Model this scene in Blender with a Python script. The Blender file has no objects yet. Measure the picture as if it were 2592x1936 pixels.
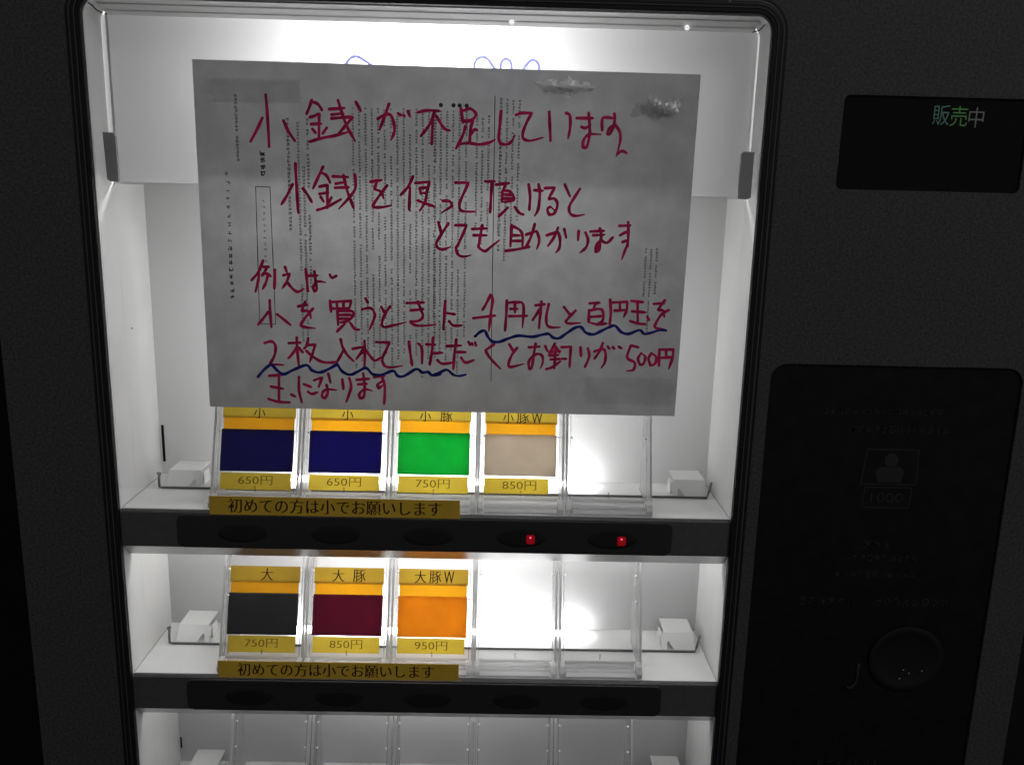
import bpy, bmesh, math, random
from mathutils import Matrix, Vector
S = 0.001                                   # everything below is written in millimetres
sc = bpy.context.scene
C = sc.collection

# ---------------------------------------------------------------- camera
cam = bpy.data.cameras.new('camera'); co = bpy.data.objects.new('camera', cam); C.objects.link(co)
p, yw, rl = math.radians(12.3437), math.radians(0.9584), math.radians(1.42177)
fwd = Vector((math.sin(yw) * math.cos(p), math.cos(yw) * math.cos(p), -math.sin(p)))
rt = Vector((math.cos(yw), -math.sin(yw), 0)); up = rt.cross(fwd)
r2 = math.cos(rl) * rt + math.sin(rl) * up; u2 = -math.sin(rl) * rt + math.cos(rl) * up
co.matrix_world = Matrix(((r2.x, u2.x, -fwd.x, 0), (r2.y, u2.y, -fwd.y, -0.534), (r2.z, u2.z, -fwd.z, 0), (0, 0, 0, 1)))
cam.sensor_width = 36; cam.lens = 36 * 2198 / 2592; cam.clip_start = 0.01; cam.clip_end = 50
sc.camera = co

# ---------------------------------------------------------------- room light, exposure
w = bpy.data.worlds.new('World'); sc.world = w; w.use_nodes = True
w.node_tree.nodes['Background'].inputs[0].default_value = (0.98, 0.98, 1.0, 1)
w.node_tree.nodes['Background'].inputs[1].default_value = 0.085
sc.view_settings.view_transform = 'Standard'; sc.view_settings.look = 'None'
sc.view_settings.exposure = 0; sc.view_settings.gamma = 1
sc.cycles.use_denoising = True
sc.cycles.max_bounces = 10; sc.cycles.transparent_max_bounces = 24; sc.cycles.diffuse_bounces = 5
sc.cycles.sample_clamp_indirect = 4

def lamp(name, loc, power, kind='POINT', size=8, rot=None, col=(1, 1, 1)):
    l = bpy.data.lights.new(name, kind); l.energy = power; l.color = col
    if kind == 'AREA': l.size = size * S
    else: l.shadow_soft_size = size * S
    o = bpy.data.objects.new(name, l); o.location = [v * S for v in loc]
    if rot: o.rotation_euler = rot
    C.objects.link(o); return o
# the room's ceiling lamp, behind and above the photographer
cl = lamp('room_lamp', (1100, -1500, 1500), 8.0, 'AREA', 500)
cl.rotation_euler = (Vector((0, 0, 0)) - cl.location).to_track_quat('-Z', 'Y').to_euler()
# the lamps behind the machine's white acrylic sheets, with one added fill
lamp('header_lamp', (-50, 84, 54), 2.3, size=12)
q = lamp('cabinet_fill', (-44, 160, -95), 0.25, 'AREA', 360); q.data.shape = 'RECTANGLE'; q.data.size_y = 110 * S; q.rotation_euler = (-math.pi / 2, 0, 0)  # added unseen fill light, evens out the upper back sheet
for nm, z, pw in (('upper_row_lamp', -198, 0.5), ('lower_row_lamp', -320, 0.15)):
    q = lamp(nm, (-48, 123, z), pw, 'AREA', 150); q.data.shape = 'RECTANGLE'; q.data.size_y = 16 * S
    q.rotation_euler = (-math.pi / 2, 0, 0)          # throws its light forward, on to the back of the sheet

# ---------------------------------------------------------------- materials
def mat(name, col, rough=0.5, spec=0.5, metal=0.0, noise=0.0, nscale=300, bump=0.0, bscale=800, emit=None, estr=0):
    m = bpy.data.materials.new(name); m.use_nodes = True
    nt = m.node_tree; b = nt.nodes['Principled BSDF']
    b.inputs['Base Color'].default_value = (*col, 1); b.inputs['Roughness'].default_value = rough
    b.inputs['Specular IOR Level'].default_value = spec; b.inputs['Metallic'].default_value = metal
    if emit: b.inputs['Emission Color'].default_value = (*emit, 1); b.inputs['Emission Strength'].default_value = estr
    if noise or bump:
        tc = nt.nodes.new('ShaderNodeTexCoord')
    if noise:
        n = nt.nodes.new('ShaderNodeTexNoise'); n.inputs['Scale'].default_value = nscale; n.inputs['Detail'].default_value = 5
        nt.links.new(tc.outputs['Object'], n.inputs['Vector'])
        mr = nt.nodes.new('ShaderNodeMapRange'); mr.inputs['From Min'].default_value = 0.3; mr.inputs['From Max'].default_value = 0.7
        mr.inputs['To Min'].default_value = 1 - noise; mr.inputs['To Max'].default_value = 1 + noise
        nt.links.new(n.outputs['Fac'], mr.inputs['Value'])
        mx = nt.nodes.new('ShaderNodeVectorMath'); mx.operation = 'SCALE'; mx.inputs[0].default_value = col
        nt.links.new(mr.outputs['Result'], mx.inputs['Scale']); nt.links.new(mx.outputs['Vector'], b.inputs['Base Color'])
    if bump:
        n2 = nt.nodes.new('ShaderNodeTexNoise'); n2.inputs['Scale'].default_value = bscale; n2.inputs['Detail'].default_value = 3
        nt.links.new(tc.outputs['Object'], n2.inputs['Vector'])
        bp = nt.nodes.new('ShaderNodeBump'); bp.inputs['Strength'].default_value = bump; bp.inputs['Distance'].default_value = 0.0004
        nt.links.new(n2.outputs['Fac'], bp.inputs['Height']); nt.links.new(bp.outputs['Normal'], b.inputs['Normal'])
    return m

def translucent(name, col, share=0.5, rough=0.4, spec=0.3, tcol=None, noise=0.0, nscale=60, bump=0.0, bscale=40, bdist=0.001):
    """paper, acrylic sheet, plastic colour plate: lets part of the light behind it through"""
    m = mat(name, col, rough, spec, noise=noise, nscale=nscale)
    nt = m.node_tree; b = nt.nodes['Principled BSDF']; out = nt.nodes['Material Output']
    t = nt.nodes.new('ShaderNodeBsdfTranslucent'); t.inputs['Color'].default_value = (*(tcol or col), 1)
    if noise:                                          # the same cloudiness in the light that comes through
        mr = next(n for n in nt.nodes if n.type == 'MAP_RANGE')
        sc_ = nt.nodes.new('ShaderNodeVectorMath'); sc_.operation = 'SCALE'; sc_.inputs[0].default_value = tcol or col
        nt.links.new(mr.outputs['Result'], sc_.inputs['Scale']); nt.links.new(sc_.outputs['Vector'], t.inputs['Color'])
    mx = nt.nodes.new('ShaderNodeMixShader'); mx.inputs[0].default_value = share
    nt.links.new(b.outputs[0], mx.inputs[1]); nt.links.new(t.outputs[0], mx.inputs[2]); nt.links.new(mx.outputs[0], out.inputs['Surface'])
    if bump:
        tc = nt.nodes.new('ShaderNodeTexCoord'); n2 = nt.nodes.new('ShaderNodeTexNoise'); n2.inputs['Scale'].default_value = bscale; n2.inputs['Detail'].default_value = 4
        nt.links.new(tc.outputs['Object'], n2.inputs['Vector'])
        bp = nt.nodes.new('ShaderNodeBump'); bp.inputs['Strength'].default_value = bump; bp.inputs['Distance'].default_value = bdist
        nt.links.new(n2.outputs['Fac'], bp.inputs['Height']); nt.links.new(bp.outputs['Normal'], b.inputs['Normal'])
    return m

def clear(name, tint=(0.97, 0.97, 0.97), haze=0.03, rough=0.05, gloss=0.5, bump=0.0, bscale=60, bdist=0.002, hazecol=(0.8, 0.8, 0.8), front=0.5):
    """thin clear plastic: transparent with a Fresnel reflection and a little haze"""
    m = bpy.data.materials.new(name); m.use_nodes = True; nt = m.node_tree; nt.nodes.clear()
    out = nt.nodes.new('ShaderNodeOutputMaterial')
    tr = nt.nodes.new('ShaderNodeBsdfTransparent'); tr.inputs[0].default_value = (*tint, 1)
    gl = nt.nodes.new('ShaderNodeBsdfGlossy'); gl.inputs['Roughness'].default_value = rough
    di = nt.nodes.new('ShaderNodeBsdfTranslucent'); di.inputs[0].default_value = (*hazecol, 1)
    d2 = nt.nodes.new('ShaderNodeBsdfDiffuse'); d2.inputs[0].default_value = (*hazecol, 1)
    fr = nt.nodes.new('ShaderNodeFresnel'); fr.inputs[0].default_value = 1.45
    ml = nt.nodes.new('ShaderNodeMath'); ml.operation = 'MULTIPLY'; ml.inputs[1].default_value = gloss
    nt.links.new(fr.outputs[0], ml.inputs[0])
    m0 = nt.nodes.new('ShaderNodeMixShader'); m0.inputs[0].default_value = front
    nt.links.new(di.outputs[0], m0.inputs[1]); nt.links.new(d2.outputs[0], m0.inputs[2])
    m1 = nt.nodes.new('ShaderNodeMixShader'); m1.inputs[0].default_value = haze
    nt.links.new(tr.outputs[0], m1.inputs[1]); nt.links.new(m0.outputs[0], m1.inputs[2])
    m2 = nt.nodes.new('ShaderNodeMixShader')
    nt.links.new(ml.outputs[0], m2.inputs[0]); nt.links.new(m1.outputs[0], m2.inputs[1]); nt.links.new(gl.outputs[0], m2.inputs[2])
    nt.links.new(m2.outputs[0], out.inputs['Surface'])
    if bump:
        tc = nt.nodes.new('ShaderNodeTexCoord'); n2 = nt.nodes.new('ShaderNodeTexNoise'); n2.inputs['Scale'].default_value = bscale; n2.inputs['Detail'].default_value = 3
        n2.inputs['Distortion'].default_value = 1.2
        nt.links.new(tc.outputs['Object'], n2.inputs['Vector'])
        bp = nt.nodes.new('ShaderNodeBump'); bp.inputs['Strength'].default_value = bump; bp.inputs['Distance'].default_value = bdist
        nt.links.new(n2.outputs['Fac'], bp.inputs['Height'])
        for x in (gl, ): nt.links.new(bp.outputs['Normal'], x.inputs['Normal'])
    return m

M_panel = mat('charcoal_paint', (0.062, 0.062, 0.062), 0.62, 0.25, noise=0.4, nscale=620, bump=0.6, bscale=1300)
M_body = mat('body_paint', (0.03, 0.03, 0.03), 0.6, 0.2)
M_inset = mat('black_gloss', (0.012, 0.012, 0.012), 0.28, 0.12, noise=0.2, nscale=90)
M_screen = mat('screen_black', (0.01, 0.01, 0.01), 0.2, 0.12)
M_rubber = mat('gasket_rubber', (0.012, 0.012, 0.012), 0.45, 0.25)
M_lip_highlight = mat('gasket_lip', (0.06, 0.06, 0.06), 0.3, 0.5)  # lighter than the rubber: paints the thin highlight line along the lip
M_white = mat('white_plastic', (0.83, 0.83, 0.82), 0.42, 0.35, noise=0.035, nscale=28, bump=0.15, bscale=500)
M_sheet = translucent('white_acrylic_sheet', (0.8, 0.8, 0.8), 0.45, 0.35, 0.3)
M_glow = translucent('added_diffuser_sheet', (0.85, 0.85, 0.85), 0.75, 0.35, 0.3)
M_bar = mat('button_bar_plastic', (0.085, 0.085, 0.085), 0.4, 0.35, noise=0.1, nscale=200)
M_plate = mat('bar_face_gloss', (0.03, 0.03, 0.03), 0.25, 0.3)
M_button = mat('button_lens', (0.018, 0.018, 0.018), 0.2, 0.2)
M_lip = mat('bright_metal_lip', (0.50, 0.50, 0.50), 0.33, 0.5, metal=0.9)
M_led = mat('red_lens', (0.30, 0.003, 0.01), 0.12, 0.7, emit=(1.0, 0.0, 0.02), estr=0.13)
M_core = mat('red_core', (0.5, 0.02, 0.05), 0.2, 0.6, emit=(1.0, 0.12, 0.2), estr=0.9)
M_glint = mat('glint_glow', (0.9, 0.9, 0.9), 0.2, 0.6, emit=(1, 1, 1), estr=0.7)  # self-glow painted in for reflections on the recess ceiling
TUBE = [mat('lit_tube', (0.9, 0.9, 0.9), 0.3, 0.3, emit=(1, 1, 1), estr=e_) for e_ in (16.0, 9.0, 4.5)]
M_strip = mat('led_strip_glow', (0.9, 0.9, 0.9), 0.3, 0.3, emit=(1, 1, 1), estr=30)
M_steel = mat('dark_steel', (0.16, 0.16, 0.16), 0.3, 0.5, metal=0.8)
M_clip = mat('grey_clip', (0.4, 0.4, 0.4), 0.4, 0.4, noise=0.08, nscale=150)
M_slot = mat('dark_slot', (0.006, 0.006, 0.006), 0.8, 0.1)
M_clear = clear('clear_plastic', haze=0.012, gloss=0.35)
M_clear2 = clear('clear_plastic_side', tint=(0.97, 0.97, 0.97), haze=0.4, gloss=0.6)
M_edge = clear('clear_edge', tint=(0.97, 0.97, 0.97), haze=0.75, rough=0.15, gloss=1.0, hazecol=(0.95, 0.95, 0.95))
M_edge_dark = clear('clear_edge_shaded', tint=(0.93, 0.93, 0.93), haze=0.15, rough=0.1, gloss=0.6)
M_pane = clear('window_clear', haze=0.0, gloss=0.25, tint=(0.99, 0.99, 0.99))
M_stud = mat('clear_stud', (0.95, 0.95, 0.95), 0.08, 1.0)
M_paper = translucent('grey_white_paper', (0.58, 0.58, 0.585), 0.2, 0.7, 0.1, tcol=(0.44, 0.44, 0.44), noise=0.11, nscale=55, bump=0.35, bscale=22, bdist=0.002)
M_red = mat('crimson_marker', (0.60, 0.02, 0.12), 0.6, 0.2, noise=0.35, nscale=120)
M_blue = mat('navy_marker', (0.02, 0.025, 0.22), 0.6, 0.2, noise=0.5, nscale=90)
M_print = mat('faint_print', (0.23, 0.23, 0.23), 0.8, 0.1, noise=0.25, nscale=60)
M_print2 = mat('dark_print', (0.07, 0.07, 0.07), 0.8, 0.1)
M_logo = translucent('blue_print', (0.2, 0.22, 0.75), 0.7, 0.5, 0.2, tcol=(0.42, 0.45, 0.9))
M_tape = clear('clear_tape', tint=(0.972, 0.972, 0.972), haze=0.02, rough=0.3, gloss=0.35, bump=0.6, bscale=50, bdist=0.003)
M_crumple = clear('crumpled_tape_glare', tint=(0.99, 0.99, 0.99), haze=0.95, rough=0.4, gloss=5.0, hazecol=(0.97, 0.97, 0.97), front=0.97)  # near-white haze paints the lamp's glare into the tape
M_crumple2 = clear('crumpled_tape_thin_glare', tint=(0.97, 0.97, 0.97), haze=0.45, rough=0.35, gloss=3.5, hazecol=(0.95, 0.95, 0.95), front=0.9)  # pale haze, glare painted in more thinly
M_yellow = translucent('yellow_label', (0.50, 0.36, 0.04), 0.5, 0.6, 0.08, tcol=(0.52, 0.38, 0.035), noise=0.06, nscale=50)
M_ochre = translucent('ochre_label', (0.46, 0.29, 0.03), 0.48, 0.6, 0.08, tcol=(0.50, 0.32, 0.03), noise=0.08, nscale=50)
M_orange = translucent('orange_card', (0.62, 0.26, 0.01), 0.6, 0.4, 0.1, tcol=(0.72, 0.33, 0.008), noise=0.05, nscale=50)
M_banner = mat('banner_paper', (0.72, 0.45, 0.05), 0.7, 0.1, noise=0.10, nscale=40)
M_ink = mat('brown_ink', (0.045, 0.018, 0.008), 0.7, 0.1)
M_ink2 = mat('price_ink', (0.11, 0.075, 0.012), 0.7, 0.1)
def chip(name, col, t, share=0.5): return translucent(name, col, share, 0.42, 0.25, tcol=t, noise=0.13, nscale=45)
CH = {'navy': chip('navy_plate', (0.010, 0.004, 0.07), (0.03, 0.01, 0.22), 0.7), 'green': chip('green_plate', (0.005, 0.22, 0.03), (0.03, 0.43, 0.12), 0.85),
      'grey': chip('pink_grey_plate', (0.42, 0.36, 0.29), (0.64, 0.58, 0.50), 0.8), 'black': chip('black_plate', (0.06, 0.06, 0.062), (0.05, 0.05, 0.05), 0.3),
      'maroon': chip('maroon_plate', (0.10, 0.006, 0.018), (0.22, 0.03, 0.09), 0.75), 'orange': chip('orange_plate', (0.65, 0.20, 0.01), (0.70, 0.37, 0.05), 0.85)}

# ---------------------------------------------------------------- mesh helpers
def thing(name, label=None, cat=None, group=None, loc=(0, 0, 0)):
    o = bpy.data.objects.new(name, None); o.empty_display_size = 0.01; o.location = [v * S for v in loc]; C.objects.link(o)
    if label: o['label'] = label
    if cat: o['category'] = cat
    if group: o['group'] = group
    return o
def tag(o, label, cat, group=None):
    o['label'] = label; o['category'] = cat
    if group: o['group'] = group
    return o
def obj(name, bm, m, parent=None, bevel=0, seg=2, smooth=False, loc=None):
    me = bpy.data.meshes.new(name); bmesh.ops.recalc_face_normals(bm, faces=bm.faces)
    bmesh.ops.scale(bm, vec=(S, S, S), verts=bm.verts); bm.to_mesh(me); bm.free(); me.materials.append(m)
    if smooth:
        for f in me.polygons: f.use_smooth = True
    o = bpy.data.objects.new(name, me); C.objects.link(o)
    if parent is not None: o.parent = parent
    if loc: o.location = [v * S for v in loc]
    if bevel:
        b = o.modifiers.new('bevel', 'BEVEL'); b.width = bevel * S; b.segments = seg; b.limit_method = 'ANGLE'
    return o
def inst(o, parent, loc=None):
    c = o.copy(); C.objects.link(c); c.parent = parent
    if loc: c.location = [v * S for v in loc]
    return c
def box(bm, x0, x1, y0, y1, z0, z1):
    v = [bm.verts.new(q) for q in ((x0, y0, z0), (x1, y0, z0), (x1, y1, z0), (x0, y1, z0), (x0, y0, z1), (x1, y0, z1), (x1, y1, z1), (x0, y1, z1))]
    for f in ((0, 1, 5, 4), (1, 2, 6, 5), (2, 3, 7, 6), (3, 0, 4, 7), (4, 5, 6, 7), (3, 2, 1, 0)): bm.faces.new([v[i] for i in f])
    return bm
def sheet_plane(x0, x1, y, z0, z1):
    bm = bmesh.new(); bm.faces.new([bm.verts.new(q) for q in ((x0, y, z0), (x1, y, z0), (x1, y, z1), (x0, y, z1))]); return bm
def bx(*a): return box(bmesh.new(), *a)
def prism_x(prof, x0, x1, bm=None):
    """closed (y, z) outline swept from x0 to x1"""
    bm = bm or bmesh.new(); n = len(prof)
    a = [bm.verts.new((x0, y, z)) for y, z in prof]; b = [bm.verts.new((x1, y, z)) for y, z in prof]
    for i in range(n): bm.faces.new((a[i], a[(i + 1) % n], b[(i + 1) % n], b[i]))
    bm.faces.new(a); bm.faces.new(b[::-1]); return bm
def prism_y(prof, y0, y1, bm=None):
    bm = bm or bmesh.new(); n = len(prof)
    a = [bm.verts.new((x, y0, z)) for x, z in prof]; b = [bm.verts.new((x, y1, z)) for x, z in prof]
    for i in range(n): bm.faces.new((a[i], a[(i + 1) % n], b[(i + 1) % n], b[i]))
    bm.faces.new(a); bm.faces.new(b[::-1]); return bm
def sheet_x(prof, thick, x0, x1):
    """a bent sheet following the open (y, z) line"""
    n = len(prof); off = []
    for i, (y, z) in enumerate(prof):
        a = prof[max(i - 1, 0)]; b = prof[min(i + 1, n - 1)]; dy, dz = b[0] - a[0], b[1] - a[1]; L = math.hypot(dy, dz)
        off.append((y - dz / L * thick, z + dy / L * thick))
    bm = bmesh.new()
    rows = [[bm.verts.new((x, y, z)) for y, z in pr] for x in (x0, x1) for pr in (prof, off)]
    f0, b0, f1, b1 = rows
    for i in range(n - 1):
        bm.faces.new((f0[i], f0[i + 1], f1[i + 1], f1[i])); bm.faces.new((b0[i], b1[i], b1[i + 1], b0[i + 1]))
        bm.faces.new((f0[i], b0[i], b0[i + 1], f0[i + 1])); bm.faces.new((f1[i], f1[i + 1], b1[i + 1], b1[i]))
    bm.faces.new((f0[0], f1[0], b1[0], b0[0])); bm.faces.new((f0[-1], b0[-1], b1[-1], f1[-1])); return bm
def rrect(x0, x1, z0, z1, r, n=8):
    o = []
    for cx, cz, a in ((x1 - r, z1 - r, 0), (x0 + r, z1 - r, 90), (x0 + r, z0 + r, 180), (x1 - r, z0 + r, 270)):
        for k in range(n + 1):
            t = math.radians(a + 90 * k / n); o.append((cx + r * math.cos(t), cz + r * math.sin(t)))
    return o
def ring(a, b, y0, y1, bm=None):
    """solid between two outlines with the same number of points"""
    bm = bm or bmesh.new(); n = len(a)
    A0 = [bm.verts.new((x, y0, z)) for x, z in a]; B0 = [bm.verts.new((x, y0, z)) for x, z in b]
    A1 = [bm.verts.new((x, y1, z)) for x, z in a]; B1 = [bm.verts.new((x, y1, z)) for x, z in b]
    for i in range(n):
        j = (i + 1) % n
        for q in ((A0[i], A0[j], B0[j], B0[i]), (A1[i], B1[i], B1[j], A1[j]), (A0[i], A1[i], A1[j], A0[j]), (B0[i], B0[j], B1[j], B1[i])): bm.faces.new(q)
    return bm
def tube(pts, r, n=8, bm=None):
    bm = bm or bmesh.new(); P = [Vector(q) for q in pts]; rings = []
    for i, q in enumerate(P):
        d = (P[min(i + 1, len(P) - 1)] - P[max(i - 1, 0)]).normalized(); a = d.orthogonal().normalized() if i == 0 else (prev - d * prev.dot(d)).normalized()
        prev = a; b = d.cross(a)
        rings.append([bm.verts.new(q + r * (math.cos(2 * math.pi * k / n) * a + math.sin(2 * math.pi * k / n) * b)) for k in range(n)])
    for i in range(len(rings) - 1):
        for k in range(n): bm.faces.new((rings[i][k], rings[i][(k + 1) % n], rings[i + 1][(k + 1) % n], rings[i + 1][k]))
    bm.faces.new(rings[0][::-1]); bm.faces.new(rings[-1]); return bm
def disc(cx, cz, rx, rz, y0, y1, n=32, top=0.8, bm=None):
    bm = bm or bmesh.new(); L = []
    for s, y in ((1, y1), (1, y0 + (y1 - y0) * 0.3), (top, y0)):
        L.append([bm.verts.new((cx + rx * s * math.cos(2 * math.pi * k / n), y, cz + rz * s * math.sin(2 * math.pi * k / n))) for k in range(n)])
    for a, b in zip(L, L[1:]):
        for k in range(n): bm.faces.new((a[k], a[(k + 1) % n], b[(k + 1) % n], b[k]))
    bm.faces.new(L[-1]); bm.faces.new(L[0][::-1]); return bm
def ball(c, r, bm=None):
    bm = bm or bmesh.new(); bmesh.ops.create_icosphere(bm, subdivisions=2, radius=r, matrix=Matrix.Translation(c)); return bm

def text_mesh(body, heavy=0.0):
    """lettering as a mesh: thin glyphs laid side by side so that uprights are heavier than crossbars, as in a Mincho face"""
    cu = bpy.data.curves.new('lettering', 'FONT'); cu.body = body; cu.resolution_u = 3; cu.size = 10; cu.offset = -0.12 if heavy else -0.05
    o = bpy.data.objects.new('lettering', cu); C.objects.link(o)
    dg = bpy.context.evaluated_depsgraph_get(); dg.update(); me = bpy.data.meshes.new_from_object(o.evaluated_get(dg))
    vs = [v.co.copy() for v in me.vertices]; fs = [tuple(q.vertices) for q in me.polygons]
    bpy.data.objects.remove(o); bpy.data.meshes.remove(me)
    V, F = [], []
    for k in range(3 if heavy else 1):
        b = len(V); V += [Vector((v.x + k * heavy, v.y, k * 0.02)) for v in vs]; F += [tuple(i + b for i in f) for f in fs]
    return V, F
def text(name, body, m, parent, x0, x1, z0, z1, fn, heavy=0.0, th=0.05):
    """fit the lettering into the box and lay it on the surface fn(x, z) -> point"""
    V, F = text_mesh(body, heavy)
    ax, bx_ = min(v.x for v in V), max(v.x for v in V); ay, by = min(v.y for v in V), max(v.y for v in V)
    me = bpy.data.meshes.new(name)
    pts = []
    for v in V:
        q = fn(x0 + (v.x - ax) / (bx_ - ax) * (x1 - x0), z0 + (v.y - ay) / (by - ay) * (z1 - z0)); pts.append(((q[0]) * S, (q[1] - th - v.z) * S, q[2] * S))
    me.from_pydata(pts, [], F); me.materials.append(m); me.update()
    o = bpy.data.objects.new(name, me); C.objects.link(o); o.parent = parent; return o

def smooth_line(pts, sub=5):
    P = [Vector((a / 10, b / 10)) for a, b in pts]
    if len(P) == 2: return [P[0].lerp(P[1], k / 4) for k in range(5)]
    out = []
    for i in range(len(P) - 1):
        a, b, c, d = P[max(i - 1, 0)], P[i], P[i + 1], P[min(i + 2, len(P) - 1)]
        # corners stay corners: a sharp turn gets no overshoot
        t0 = (c - a) * 0.5; t1 = (d - b) * 0.5
        if i > 0 and (b - a).length and (c - b).normalized().dot((b - a).normalized()) < 0.2: t0 = (c - b) * 0.6
        if i < len(P) - 2 and (d - c).length and (d - c).normalized().dot((c - b).normalized()) < 0.2: t1 = (c - b) * 0.6
        for k in range(sub):
            t = k / sub; h1 = 2 * t**3 - 3 * t**2 + 1; h2 = t**3 - 2 * t**2 + t; h3 = -2 * t**3 + 3 * t**2; h4 = t**3 - t**2
            out.append(h1 * b + h2 * t0 + h3 * c + h4 * t1)
    out.append(P[-1]); return out
def ribbon(bm, line, w0, fn, lift, rnd, fade=0.55):
    """a felt-tip stroke: a flat ribbon of uneven width lying on the paper"""
    n = len(line); L, R = [], []; wob = rnd.uniform(0, 6)
    for i, q in enumerate(line):
        d = line[min(i + 1, n - 1)] - line[max(i - 1, 0)]
        if d.length < 1e-6: d = Vector((1, 0))
        d.normalize(); t = i / (n - 1)
        w = w0 * (1 + 0.12 * math.sin(wob + i * 0.9)) * (1 if t < 0.8 else 1 - fade * (t - 0.8) / 0.2 * (1 if n > 12 else 0.3)) / 2
        nx, nz = -d.y * w, d.x * w
        a = fn(q.x + nx, q.y + nz); b = fn(q.x - nx, q.y - nz)
        L.append(bm.verts.new((a[0], a[1] - lift, a[2]))); R.append(bm.verts.new((b[0], b[1] - lift, b[2])))
    for i in range(n - 1): bm.faces.new((L[i], L[i + 1], R[i + 1], R[i]))
    for q, s in ((line[0], 1), (line[-1], -1)):
        w = w0 * (0.5 if s > 0 else 0.5 * (1 - fade if n > 12 else 0.7)); c = []
        for k in range(8):
            a = fn(q.x + w * math.cos(k * math.pi / 4), q.y + w * math.sin(k * math.pi / 4)); c.append(bm.verts.new((a[0], a[1] - lift - 0.01, a[2])))
        bm.faces.new(c)
def marks(bm, x0, x1, z0, z1, rnd, fn, lift=0.04, dens=3):
    """an illegible printed character: a few tiny bars"""
    w, h = x1 - x0, z1 - z0
    for _ in range(dens):
        if rnd.random() < 0.55: a, b = rnd.uniform(0, .3), rnd.uniform(.6, 1); c = rnd.uniform(0, .85); q = (x0 + a * w, x0 + b * w, z0 + c * h, z0 + (c + .13) * h)
        else: a, b = rnd.uniform(0, .3), rnd.uniform(.6, 1); c = rnd.uniform(0, .85); q = (x0 + c * w, x0 + (c + .15) * w, z0 + a * h, z0 + b * h)
        P = [fn(q[0], q[2]), fn(q[1], q[2]), fn(q[1], q[3]), fn(q[0], q[3])]
        bm.faces.new([bm.verts.new((p_[0], p_[1] - lift, p_[2])) for p_ in P])
def flat(y): return lambda x, z: (x, y, z)

# ================================================================ SETTING
WX0, WX1, WZ0, WZ1 = -243.0, 154.7, -468.0, 103.6         # the lit window in the machine's front
bm = bx(-4000, 4000, 600, 640, -1500, 2500); o = obj('wall', bm, mat('dark_wall', (0.02, 0.02, 0.02), 0.9, 0.1, noise=0.2, nscale=3)); o['kind'] = 'structure'
bm = bx(-4000, 4000, -3000, 640, -1540, -1500); o = obj('floor', bm, mat('dark_floor', (0.03, 0.03, 0.03), 0.6, 0.2, noise=0.2, nscale=3)); o['kind'] = 'structure'

# ================================================================ TICKET MACHINE
TM = thing('ticket_machine', 'black meal ticket vending machine with a white lit window and dark button bars', 'ticket machine', loc=(0, 0, 0))
NX0, NX1, NZ0, NZ1 = -308.2, 359.5, -900.0, 300.0
# front panel with three openings
bm = bmesh.new()
loops = [[(NX0, NZ0), (NX1, NZ0), (NX1, NZ1), (NX0, NZ1)], rrect(WX0 - 1.5, WX1 + 1.5, WZ0, WZ1 + 1.5, 11.5), rrect(201, 312.5, 6.5, 61, 3.5), rrect(172, 333, -560, -101, 10.5)]
edges = []
for L in loops:
    vs = [bm.verts.new((x, 0, z)) for x, z in L]
    edges += [bm.edges.new((vs[i], vs[(i + 1) % len(vs)])) for i in range(len(vs))]
bmesh.ops.triangle_fill(bm, use_beauty=True, use_dissolve=False, edges=edges)
bmesh.ops.recalc_face_normals(bm, faces=bm.faces)
ret = bmesh.ops.extrude_face_region(bm, geom=bm.faces[:])
bmesh.ops.translate(bm, vec=(0, 6, 0), verts=[v for v in ret['geom'] if isinstance(v, bmesh.types.BMVert)])
obj('front_panel', bm, M_panel, TM)
# cabinet: five walls behind the panel
obj('side_panel', bx(NX0, NX0 + 2, 6.2, 330, NZ0, NZ1), M_body, TM); obj('side_panel', bx(NX1 - 2, NX1, 6.2, 330, NZ0, NZ1), M_body, TM)
obj('cabinet_back', bx(NX0, NX1, 330, 332, NZ0, NZ1), M_body, TM)
obj('cabinet_lid', bx(NX0 + 2, NX1 - 2, 6.2, 330, NZ1 - 2, NZ1), M_body, TM); obj('cabinet_base', bx(NX0 + 2, NX1 - 2, 6.2, 330, NZ0 - 600, NZ0), M_body, TM)
# rubber gasket round the window with its raised lip
g0 = rrect(WX0, WX1, WZ0, WZ1, 10); g1 = rrect(WX0 - 6.3, WX1 + 6.3, WZ0 - 6.3, WZ1 + 6.3, 16.3)
g2 = rrect(WX0 - 7.6, WX1 + 7.6, WZ0 - 7.6, WZ1 + 7.6, 17.6); g3 = rrect(WX0 - 9.5, WX1 + 9.5, WZ0 - 9.5, WZ1 + 9.5, 19.5)
gk = obj('window_gasket', ring(g0, g1, -2.4, 2), M_rubber, TM, bevel=0.9, seg=3)
obj('gasket_lip', ring(rrect(WX0 - 3.0, WX1 + 3.0, WZ0 - 3, WZ1 + 3, 13), rrect(WX0 - 3.6, WX1 + 3.6, WZ0 - 3.6, WZ1 + 3.6, 13.6), -2.9, -2.3), M_lip_highlight, gk)
obj('gasket_lip', ring(g1, g2, -1.3, 2), M_lip_highlight, gk, bevel=0.4)
obj('gasket_lip', ring(g2, g3, -0.5, 2), M_rubber, gk, bevel=0.2)
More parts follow.
